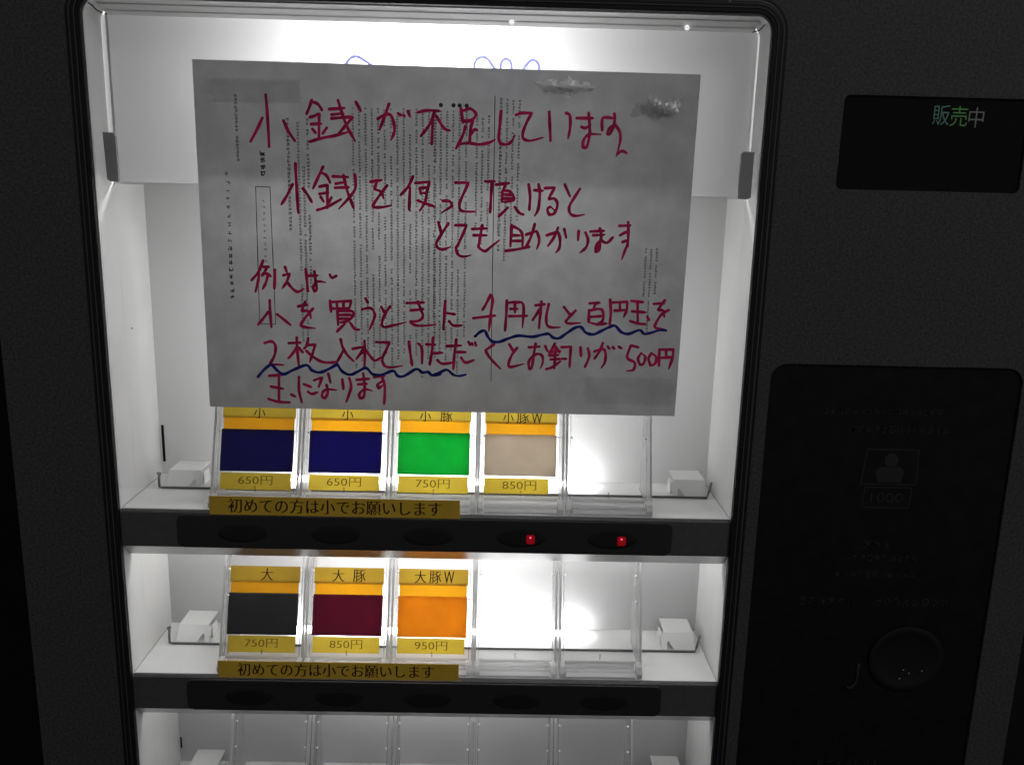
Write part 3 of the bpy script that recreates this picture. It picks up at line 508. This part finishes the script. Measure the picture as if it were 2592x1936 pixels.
# ================================================================ HANDWRITTEN NOTICE
# every stroke of the handwriting, as points on the sheet in tenths of a millimetre
HAND=[[[(-1389,519),(-1383,395),(-1380,225)],[(-1414,389),(-1446,326),(-1489,253)],[(-1290,377),(-1263,317),(-1226,263)]],[[(-1122,496),(-1137,455),(-1155,417)],[(-1119,486),(-1087,476),(-1062,440)],[(-1135,400),(-1107,409),(-1082,421)],[(-1129,361),(-1069,366)],[(-1080,419),(-1085,287)],[(-1122,334),(-1102,311)],[(-1038,343),(-1063,308)],[(-1138,262),(-1067,284),(-990,300),(-898,326)],[(-1022,448),(-931,457)],[(-1008,418),(-938,426)],[(-1009,396),(-945,403),(-886,409)],[(-968,499),(-948,433),(-918,352),(-870,269)],[(-886,404),(-932,352),(-975,303)],[(-864,492),(-836,442)]],[[(-738,401),(-693,426),(-658,420),(-640,359),(-644,319),(-662,281)],[(-671,487),(-693,426),(-728,340)],[(-617,434),(-600,423)],[(-587,426),(-579,418)],[(-561,449),(-551,421)]],[[(-500,444),(-447,456),(-377,454)],[(-405,450),(-433,378),(-485,309)],[(-415,406),(-421,263)],[(-393,425),(-363,376),(-341,352),(-311,345)]],[[(-250,471),(-238,390)],[(-232,461),(-195,472),(-162,445),(-176,416),(-223,390)],[(-231,401),(-191,409)],[(-223,373),(-237,322),(-277,243)],[(-178,413),(-193,352),(-196,281)],[(-193,323),(-168,356),(-153,349)],[(-266,268),(-207,277),(-140,271),(-81,283),(-46,302)]],[[(-15,463),(-20,385),(-25,313),(-15,281),(23,275),(52,294),(70,330)]],[[(74,444),(107,455),(166,457),(138,403),(117,345),(122,310),(163,300),(237,320)]],[[(269,466),(275,385),(282,300)],[(368,462),(391,448),(395,381),(385,316)]],[[(432,435),(528,437)],[(462,386),(486,380),(515,398)],[(501,465),(509,398),(512,341),(498,276),(475,267),(478,312),(510,345),(580,346)]],[[(585,371),(584,435),(617,443),(661,437)],[(653,465),(656,416),(636,355),(617,349),(627,380),(659,405),(691,360),(694,303),(676,223)],[(682,238),(708,254),(738,243)]],[[(-1228,136),(-1226,36),(-1219,-153)],[(-1248,14),(-1282,-49),(-1319,-105)],[(-1188,-8),(-1160,-46),(-1136,-88)]],[[(-1064,120),(-1094,60),(-1127,-7)],[(-1072,85),(-1044,68),(-1023,27)],[(-1088,4),(-1038,16)],[(-1089,-38),(-1035,-29)],[(-1041,13),(-1044,-121)],[(-1082,-55),(-1065,-83)],[(-1018,-57),(-1036,-89)],[(-1105,-133),(-1040,-110),(-961,-66)],[(-1008,66),(-916,64)],[(-991,24),(-930,36)],[(-995,0),(-913,5)],[(-944,74),(-924,-13),(-886,-117)],[(-876,79),(-874,3),(-911,-54),(-976,-123)]],[[(-784,40),(-717,52)],[(-745,48),(-761,-2),(-721,-18),(-707,-56)],[(-685,21),(-724,-29),(-768,-93),(-761,-108),(-711,-106),(-660,-94)]],[[(-531,77),(-560,17),(-606,-33)],[(-549,11),(-554,-120)],[(-517,39),(-431,48)],[(-492,8),(-482,-26)],[(-488,11),(-442,15),(-452,-15),(-481,-17)],[(-435,41),(-449,-22),(-459,-71),(-492,-125)],[(-503,-62),(-467,-75),(-402,-95)]],[[(-353,-61),(-311,-63),(-296,-89),(-360,-131)]],[[(-279,47),(-200,49),(-226,-10),(-251,-69),(-247,-110),(-217,-120),(-153,-119)]],[[(-100,59),(-43,60)],[(-61,56),(-64,-28),(-68,-124)],[(-36,42),(43,52)],[(22,47),(6,7)],[(3,3),(2,-59)],[(6,7),(48,4),(73,-32),(60,-51),(4,-59)],[(11,-15),(59,-16)],[(9,-38),(67,-37)],[(37,-92),(-17,-145)],[(80,-87),(107,-120),(134,-130)]],[[(159,47),(170,-22),(167,-103)],[(194,15),(246,13)],[(219,49),(228,-6),(221,-95),(200,-136)]],[[(257,28),(317,33),(292,-12),(282,-34),(319,-33),(336,-70),(318,-118),(289,-128),(276,-97),(294,-78),(326,-107)]],[[(376,52),(409,-16)],[(467,29),(436,-23),(408,-75),(414,-116),(447,-130),(500,-121)]],[[(-378,-187),(-359,-257)],[(-318,-193),(-359,-257),(-389,-310),(-381,-340),(-351,-349),(-302,-331)]],[[(-276,-203),(-208,-201),(-230,-254),(-260,-322),(-271,-338),(-257,-378),(-224,-389),(-180,-379)]],[[(-174,-223),(-83,-217)],[(-166,-260),(-86,-258)],[(-114,-199),(-124,-259),(-131,-304),(-132,-332),(-95,-353),(-59,-326),(-8,-285)]],[[(64,-195),(59,-322)],[(64,-199),(110,-220),(130,-253),(132,-328)],[(61,-255),(114,-254)],[(62,-288),(123,-287)],[(29,-349),(98,-338),(177,-320)],[(152,-249),(216,-225),(233,-281),(219,-334)],[(203,-184),(183,-259),(151,-328)]],[[(277,-250),(345,-226),(359,-270),(356,-323),(334,-354)],[(344,-203),(320,-264),(287,-313)],[(382,-210),(396,-262)]],[[(470,-219),(468,-275)],[(512,-229),(529,-274),(517,-319),(481,-350)]],[[(542,-221),(625,-215)],[(558,-243),(627,-238)],[(598,-201),(608,-249),(599,-302)],[(609,-272),(644,-286),(680,-251)],[(594,-282),(578,-311),(580,-342),(596,-334),(604,-296),(598,-281)],[(589,-296),(588,-333)]],[[(715,-183),(783,-178)],[(722,-239),(762,-216)],[(739,-280),(765,-268)],[(767,-160),(772,-230),(770,-298),(762,-314),(740,-384)]],[[(-1441,-442),(-1471,-511),(-1517,-564)],[(-1468,-525),(-1477,-573),(-1494,-632)],[(-1439,-480),(-1405,-479)],[(-1422,-486),(-1433,-510),(-1451,-535)],[(-1444,-521),(-1413,-520),(-1427,-572),(-1451,-617)],[(-1407,-527),(-1397,-537)],[(-1370,-495),(-1378,-612)]],[[(-1309,-477),(-1299,-507)],[(-1321,-528),(-1283,-517),(-1302,-569),(-1331,-608)],[(-1298,-569),(-1272,-603),(-1238,-626),(-1197,-608)]],[[(-1183,-488),(-1178,-553),(-1173,-625)],[(-1177,-528),(-1112,-524)],[(-1131,-500),(-1125,-558),(-1120,-606),(-1135,-622),(-1140,-593),(-1113,-561),(-1065,-565)],[(-1037,-518),(-1029,-535)],[(-1022,-537),(-996,-522)]],[[(-1409,-682),(-1409,-765),(-1404,-849)],[(-1420,-755),(-1458,-802),(-1487,-837)],[(-1367,-768),(-1326,-799),(-1286,-833)]],[[(-1237,-716),(-1179,-705)],[(-1192,-687),(-1215,-744),(-1173,-746),(-1159,-791)],[(-1145,-728),(-1180,-767),(-1220,-824),(-1210,-841),(-1134,-850)]],[[(-1040,-677),(-1034,-746)],[(-1026,-684),(-909,-675),(-923,-721)],[(-1027,-725),(-923,-720)],[(-999,-683),(-996,-721)],[(-957,-680),(-958,-720)],[(-995,-739),(-993,-826)],[(-993,-739),(-910,-737),(-898,-761),(-932,-798),(-993,-812)],[(-990,-763),(-910,-761)],[(-990,-787),(-917,-784)],[(-953,-818),(-1002,-868)],[(-918,-810),(-891,-848),(-863,-851)]],[[(-822,-658),(-807,-686)],[(-844,-725),(-792,-717),(-767,-751),(-775,-793),(-800,-850)]],[[(-726,-708),(-702,-749)],[(-671,-703),(-702,-749),(-723,-806),(-713,-830),(-675,-826),(-574,-799)]],[[(-570,-680),(-463,-674)],[(-546,-725),(-467,-716)],[(-501,-670),(-484,-717),(-470,-758),(-494,-787),(-550,-795),(-529,-812),(-480,-819),(-390,-809)]],[[(-333,-662),(-339,-749),(-343,-840)],[(-321,-737),(-272,-743)],[(-309,-786),(-283,-812),(-230,-811)]],[[(-57,-618),(-75,-660),(-104,-713)],[(-159,-764),(-24,-745)],[(-49,-622),(-43,-659),(-54,-750),(-62,-845)]],[[(45,-650),(43,-740),(38,-839)],[(49,-665),(105,-660),(148,-677),(145,-817)],[(95,-667),(97,-724)],[(68,-702),(113,-701)],[(62,-747),(173,-742)]],[[(222,-676),(281,-668)],[(258,-652),(253,-735),(248,-819)],[(248,-698),(227,-736),(206,-770)],[(304,-666),(291,-742),(297,-795),(327,-811),(380,-808)]],[[(398,-683),(438,-731)],[(470,-704),(438,-739),(413,-770),(428,-784),(504,-780)]],[[(555,-657),(618,-652)],[(592,-656),(580,-690)],[(554,-698),(554,-774)],[(557,-702),(601,-691),(636,-698),(642,-757),(606,-784),(560,-774)],[(566,-740),(633,-734)],[(606,-787),(666,-779)]],[[(681,-631),(689,-710),(685,-786)],[(697,-648),(787,-642),(786,-693),(769,-739)],[(742,-649),(745,-694)],[(711,-698),(782,-693)]],[[(813,-636),(885,-642)],[(820,-700),(903,-705)],[(851,-646),(859,-767)],[(812,-761),(862,-775),(908,-778)],[(916,-732),(929,-754)]],[[(953,-651),(1017,-646)],[(1019,-627),(978,-689),(1012,-692),(1022,-733)],[(1046,-687),(1002,-718),(968,-780),(977,-801),(1038,-810)]],[[(-1449,-949),(-1407,-938),(-1384,-962),(-1389,-1019),(-1419,-1077),(-1426,-1087),(-1384,-1083),(-1335,-1085)]],[[(-1300,-946),(-1226,-941)],[(-1250,-909),(-1249,-987),(-1241,-1094)],[(-1251,-966),(-1277,-1009),(-1306,-1042)],[(-1238,-973),(-1214,-1004)],[(-1180,-915),(-1189,-957),(-1207,-979)],[(-1189,-957),(-1136,-951),(-1159,-1021),(-1174,-1064)],[(-1193,-993),(-1152,-1028),(-1097,-1059),(-1034,-1062),(-1006,-1053)]],[[(-979,-914),(-969,-960),(-942,-1009),(-897,-1054)],[(-962,-981),(-984,-1024),(-1006,-1060)]],[[(-832,-921),(-830,-1006),(-834,-1085)],[(-906,-973),(-831,-957),(-858,-1000),(-886,-1040)],[(-858,-1007),(-823,-978),(-795,-1020),(-767,-1044),(-725,-1018)]],[[(-759,-927),(-676,-928),(-697,-975),(-722,-1033),(-708,-1075),(-669,-1085),(-596,-1073)]],[[(-557,-919),(-546,-1007),(-536,-1071)],[(-497,-931),(-476,-963),(-475,-1056)]],[[(-449,-934),(-393,-936)],[(-407,-890),(-413,-969),(-427,-1065)],[(-410,-991),(-349,-985)],[(-379,-1032),(-349,-1055),(-284,-1046)]],[[(-323,-943),(-232,-937)],[(-263,-899),(-273,-984),(-280,-1088)],[(-258,-979),(-202,-978)],[(-231,-1014),(-204,-1044),(-152,-1027)],[(-187,-913),(-177,-934)],[(-166,-921),(-161,-934)],[(-146,-916),(-139,-938)]],[[(-28,-924),(-81,-964),(-53,-1010),(17,-1082)]],[[(66,-922),(98,-975)],[(116,-944),(83,-991),(65,-1046),(77,-1066),(160,-1045)]],[[(188,-939),(256,-933)],[(230,-915),(221,-980),(210,-1066),(195,-1074),(190,-1035),(205,-1004),(242,-980),(273,-991),(278,-1033),(264,-1072)]],[[(290,-929),(306,-963)],[(350,-912),(314,-986)],[(350,-924),(382,-969)],[(318,-967),(386,-958)],[(355,-947),(351,-1070)],[(327,-1013),(387,-1008)],[(318,-988),(375,-983)],[(302,-1075),(343,-1059),(388,-1023)],[(392,-934),(450,-929),(448,-1006),(447,-1064)],[(399,-1007),(425,-1007)]],[[(510,-932),(516,-989)],[(556,-938),(567,-988),(542,-1058)]],[[(598,-957),(651,-940),(669,-971),(666,-1025),(645,-1060)],[(649,-902),(629,-956),(600,-1003)],[(680,-924),(692,-939)],[(711,-926),(723,-938)],[(749,-923),(768,-934)]],[[(870,-924),(824,-913),(805,-991),(853,-1021),(848,-1067),(806,-1076)]],[[(891,-962),(873,-997),(888,-1035),(910,-1027),(918,-984),(891,-962)]],[[(956,-960),(939,-995),(955,-1038),(981,-1026),(986,-983),(956,-960)]],[[(1004,-940),(1007,-1041)],[(1004,-936),(1092,-934),(1088,-992),(1069,-1059)],[(1046,-939),(1049,-985)],[(1019,-988),(1087,-982)]],[[(-1429,-1156),(-1341,-1147)],[(-1421,-1224),(-1344,-1237)],[(-1368,-1154),(-1373,-1314)],[(-1438,-1304),(-1378,-1321),(-1304,-1323)],[(-1295,-1272),(-1268,-1286)]],[[(-1243,-1159),(-1245,-1246),(-1230,-1322)],[(-1213,-1205),(-1167,-1222)],[(-1189,-1252),(-1165,-1266),(-1129,-1254)]],[[(-1149,-1178),(-1099,-1158),(-1122,-1221)],[(-1060,-1133),(-1047,-1191)],[(-1072,-1206),(-1066,-1256),(-1084,-1294),(-1102,-1279),(-1094,-1250),(-1065,-1234),(-1009,-1238)]],[[(-973,-1167),(-967,-1232)],[(-930,-1159),(-919,-1217),(-950,-1312)]],[[(-885,-1169),(-804,-1160)],[(-875,-1198),(-818,-1193)],[(-842,-1128),(-834,-1208),(-839,-1273),(-862,-1290),(-868,-1259),(-833,-1229),(-787,-1237)]],[[(-775,-1149),(-708,-1140)],[(-726,-1144),(-708,-1212),(-713,-1322)],[(-726,-1176),(-753,-1199),(-748,-1222),(-719,-1198)]]]
WAVES=[[(-146,-877),(-117,-850),(-87,-842),(-67,-879),(-40,-906),(5,-908),(65,-884),(125,-867),(209,-872),(276,-856),(310,-852),(337,-874),(375,-877),(419,-846),(471,-810),(508,-805),(540,-839),(586,-849),(630,-829),(682,-802),(719,-792),(759,-830),(805,-841),(872,-816),(903,-839),(948,-830),(1000,-813),(1038,-815)],[(-1499,-1164),(-1455,-1113),(-1412,-1080),(-1378,-1119),(-1337,-1143),(-1280,-1116),(-1195,-1082),(-1161,-1114),(-1112,-1127),(-1056,-1104),(-1002,-1071),(-972,-1117),(-923,-1137),(-873,-1115),(-824,-1092),(-782,-1131),(-726,-1133),(-655,-1106),(-627,-1138),(-585,-1137),(-511,-1092),(-473,-1113),(-437,-1109),(-409,-1130),(-353,-1118),(-409,-1130),(-363,-1109),(-318,-1093),(-280,-1123),(-241,-1130),(-203,-1121)]]
Q = ((-180.9, -136.3), (112.7, -136.3), (114.7, 69.7), (-180.9, 70.6))     # corners, a sheet of A4 lying slightly askew
def paper_y(x, z):
    u = (x + 180) / 293; v = (z + 136) / 206
    dent = 2.4 * math.exp(-((x - 92 - 0.5 * (z - 47)) / 13) ** 2 - ((z - 47) / 8) ** 2) * math.sin((x - 92) * 0.12 + (z - 47) * 0.3) \
        + 1.5 * math.exp(-((x - 34) / 17) ** 2 - ((z - 61) / 4.5) ** 2) * math.cos((z - 61) * 0.45) + 1.2 * math.exp(-((x - 105) / 12) ** 2 - ((z - 63) / 6) ** 2)
    return min(0.5, -1.1 - dent - 0.5 * math.sin(u * 3.1) + 0.35 * math.sin(u * 7 + v * 3) * (v - 0.2) - 0.5 * max(0, v - 0.8) * math.sin(u * 9) * 2)
def on_paper(x, z): return (x, paper_y(x, z), z)
NT = thing('notice_sheet', 'grey-white sheet of paper handwritten in crimson felt pen and taped over the lit window', 'paper notice', loc=(0, 0, 0))
def pgrid(y_off, th, nu=48, nv=34):
    bm = bmesh.new(); fr_, bk_ = [], []
    for a in range(nv + 1):
        rf, rb = [], []
        for b in range(nu + 1):
            u, v = b / nu, a / nv
            x = (Q[0][0] * (1 - u) + Q[1][0] * u) * (1 - v) + (Q[3][0] * (1 - u) + Q[2][0] * u) * v
            z = (Q[0][1] * (1 - u) + Q[1][1] * u) * (1 - v) + (Q[3][1] * (1 - u) + Q[2][1] * u) * v
            y = paper_y(x, z) + y_off; rf.append(bm.verts.new((x, y, z))); rb.append(bm.verts.new((x, y + th, z)))
        fr_.append(rf); bk_.append(rb)
    for a in range(nv):
        for b in range(nu):
            bm.faces.new((fr_[a][b], fr_[a][b + 1], fr_[a + 1][b + 1], fr_[a + 1][b]))
    for v in [v for row in bk_ for v in row]: bm.verts.remove(v)
    return bm
obj('paper_sheet', pgrid(0, 0.1), M_paper, NT, smooth=True)
rn = random.Random(5)
for ch in HAND:
    bm = bmesh.new()
    for k, st in enumerate(ch): ribbon(bm, smooth_line(st), 1.85, on_paper, 0.16 + 0.012 * k, rn)
    obj('character', bm, M_red, NT)
for st in WAVES:
    bm = bmesh.new(); ribbon(bm, smooth_line(st), 1.9, on_paper, 0.32, rn, 0.2); obj('wavy_underline', bm, M_blue, NT)
# small vertical print that shows faintly across the sheet
bm = bmesh.new(); rn = random.Random(8)
cols = [(-88.5 + 3.74 * k, 46.5 - 0.6 * (k % 2), -109 + (k * 37 % 11), 1.5) for k in range(14)]
cols += [(x, 46 if k < 6 else 44, (-80, -100, -104, -96, -112, -88, -20, -30, -24)[k], 1.5) for k, x in enumerate((-40.4, -36.7, -33.0, -29.4, -25.7, -21.6, -15.4, -12.1, -8.4))]
cols += [(-1.4, 54, -34, 1.9), (2.2, 53.5, -40, 1.6), (5.8, 53, -30, 1.5), (9.4, 53, -16, 1.6)]
cols += [(-126.8, 39.5, -25, 2.1), (-120.9, 39.3, -92, 1.6), (-118.0, 12, -94, 1.6), (-115.2, 39.5, -60, 1.8), (-156.7, 52, 15, 1.9), (88.5, -31, -70, 1.5), (91.8, -31, -84, 1.5), (95.3, -31, -58, 1.5)]
for cx, zt, zb, sz in cols:
    z = zt
    while z > zb:
        if rn.random() < 0.012: z -= rn.uniform(4, 16)
        if rn.random() > 0.08: marks(bm, cx - sz / 2, cx + sz / 2, z - sz, z, rn, on_paper, 0.05, 8)
        z -= sz * 1.12
o = obj('faint_print', bm, M_print, NT); o['kind'] = 'stuff'
bm = bmesh.new()
for k in range(4): marks(bm, -143.9, -140.5, 20.4 - 3.8 * k - 3.2, 20.4 - 3.8 * k, rn, on_paper, 0.06, 8)
z = 8.0
while z > -68: marks(bm, -165.0 + 0.0, -162.2, z - 2.8, z, rn, on_paper, 0.06, 3 if z > -34 else 7); z -= 4.9 if z > -34 else 4.2
z = -8
while z > -50: marks(bm, -143.4, -141.6, z - 1.6, z, rn, on_paper, 0.06, 3); z -= 3.6
o = obj('dark_print', bm, M_print2, NT); o['kind'] = 'stuff'
for n_, (a, b) in enumerate((((-5.2, 54.7), (-4.3, -116.0)), ((-146.9, -0.4), (-147.6, -83)), ((-138.4, -0.5), (-137.8, -83)), ((-146.9, -0.4), (-138.4, -0.5)), ((-147.6, -83), (-137.8, -83)))):
    bm = bmesh.new(); va, vb = Vector(a), Vector(b); ribbon(bm, [va.lerp(vb, k / 24) for k in range(25)], 0.42, on_paper, 0.07, rn, 0); obj('printed_line', bm, M_print2, NT)
for x in (-36.8, -29.4, -25.8, -21.7): 
    bm = bmesh.new(); bm.faces.new([bm.verts.new(on_paper(x + 1.25 * math.cos(k * math.pi / 8), 48.8 + 1.25 * math.sin(k * math.pi / 8))) for k in range(16)])
    for v in bm.verts: v.co.y -= 0.09
    obj('printed_dot', bm, M_print2, NT)

# ================================================================ STICKY TAPE
def tape(name, x0, x1, z0, z1, m, lab, seed, amp=0.25, ang=0.0, leafy=False, lift=0.4):
    """a piece of tape following the sheet; a leafy one is a crumpled scrap with an uneven outline and creased facets"""
    rs = random.Random(seed); bm = bmesh.new(); nu, nv = (15, 7) if leafy else (24, 8); cx, cz = (x0 + x1) / 2, (z0 + z1) / 2; G = []
    ph = [rs.uniform(0, 6) for _ in range(6)]
    for a in range(nv + 1):
        row = []
        for b in range(nu + 1):
            u, v = b / nu, a / nv
            x = (u - .5) * (x1 - x0); z = (v - .5) * (z1 - z0)
            if b in (0, nu): x += rs.uniform(-2.4, 2.4)
            if a in (0, nv): z += rs.uniform(-.5, .5)
            if leafy: x += rs.uniform(-.35, .35); z += rs.uniform(-.3, .3)
            X = cx + x * math.cos(ang) - z * math.sin(ang); Z = cz + x * math.sin(ang) + z * math.cos(ang)
            row.append(bm.verts.new((X, paper_y(X, Z) - lift - amp * rs.random() - (amp * abs(math.sin(x * .5 + z * .3 + ph[0])) if leafy else 0), Z)))
        G.append(row)
    for a in range(nv):
        for b in range(nu):
            if leafy:
                u, v = (b + .5) / nu * 2 - 1, (a + .5) / nv * 2 - 1
                if abs(v - 0.25 * math.sin(u * 3 + ph[1])) > (1 - abs(u) ** 1.5) * (0.75 + 0.3 * math.sin(u * 9 + ph[2])) + 0.05: continue
            q = (G[a][b], G[a][b + 1], G[a + 1][b + 1], G[a + 1][b])
            if leafy: bm.faces.new(q[:3]); bm.faces.new((q[0], q[2], q[3]))
            else: bm.faces.new(q)
    for v in [v for v in bm.verts if not v.link_faces]: bm.verts.remove(v)
    return tag(obj(name, bm, m, None, smooth=not leafy), lab, 'sticky tape', 'tape holding the notice')
tape('tape_strip', -171, -118, 47.5, 60.5, M_tape, 'flat clear tape over the notice corner above its first big character', 1, 0.05)
tape('tape_strip', 19, 52, 55.0, 67.0, M_crumple, 'crumpled clear tape with painted-in glare near the top edge of the notice', 2, 0.3, -0.12, True)
tape('tape_strip', 74, 106, 43, 58, M_crumple2, 'wrinkled clear tape with painted-in glare beside the last character of the top line', 3, 0.3, 0.3, True)
tape('tape_strip', 54, 110, -129, -112, M_tape, 'flat clear tape at the lower corner of the notice beneath the 500', 4, 0.05)
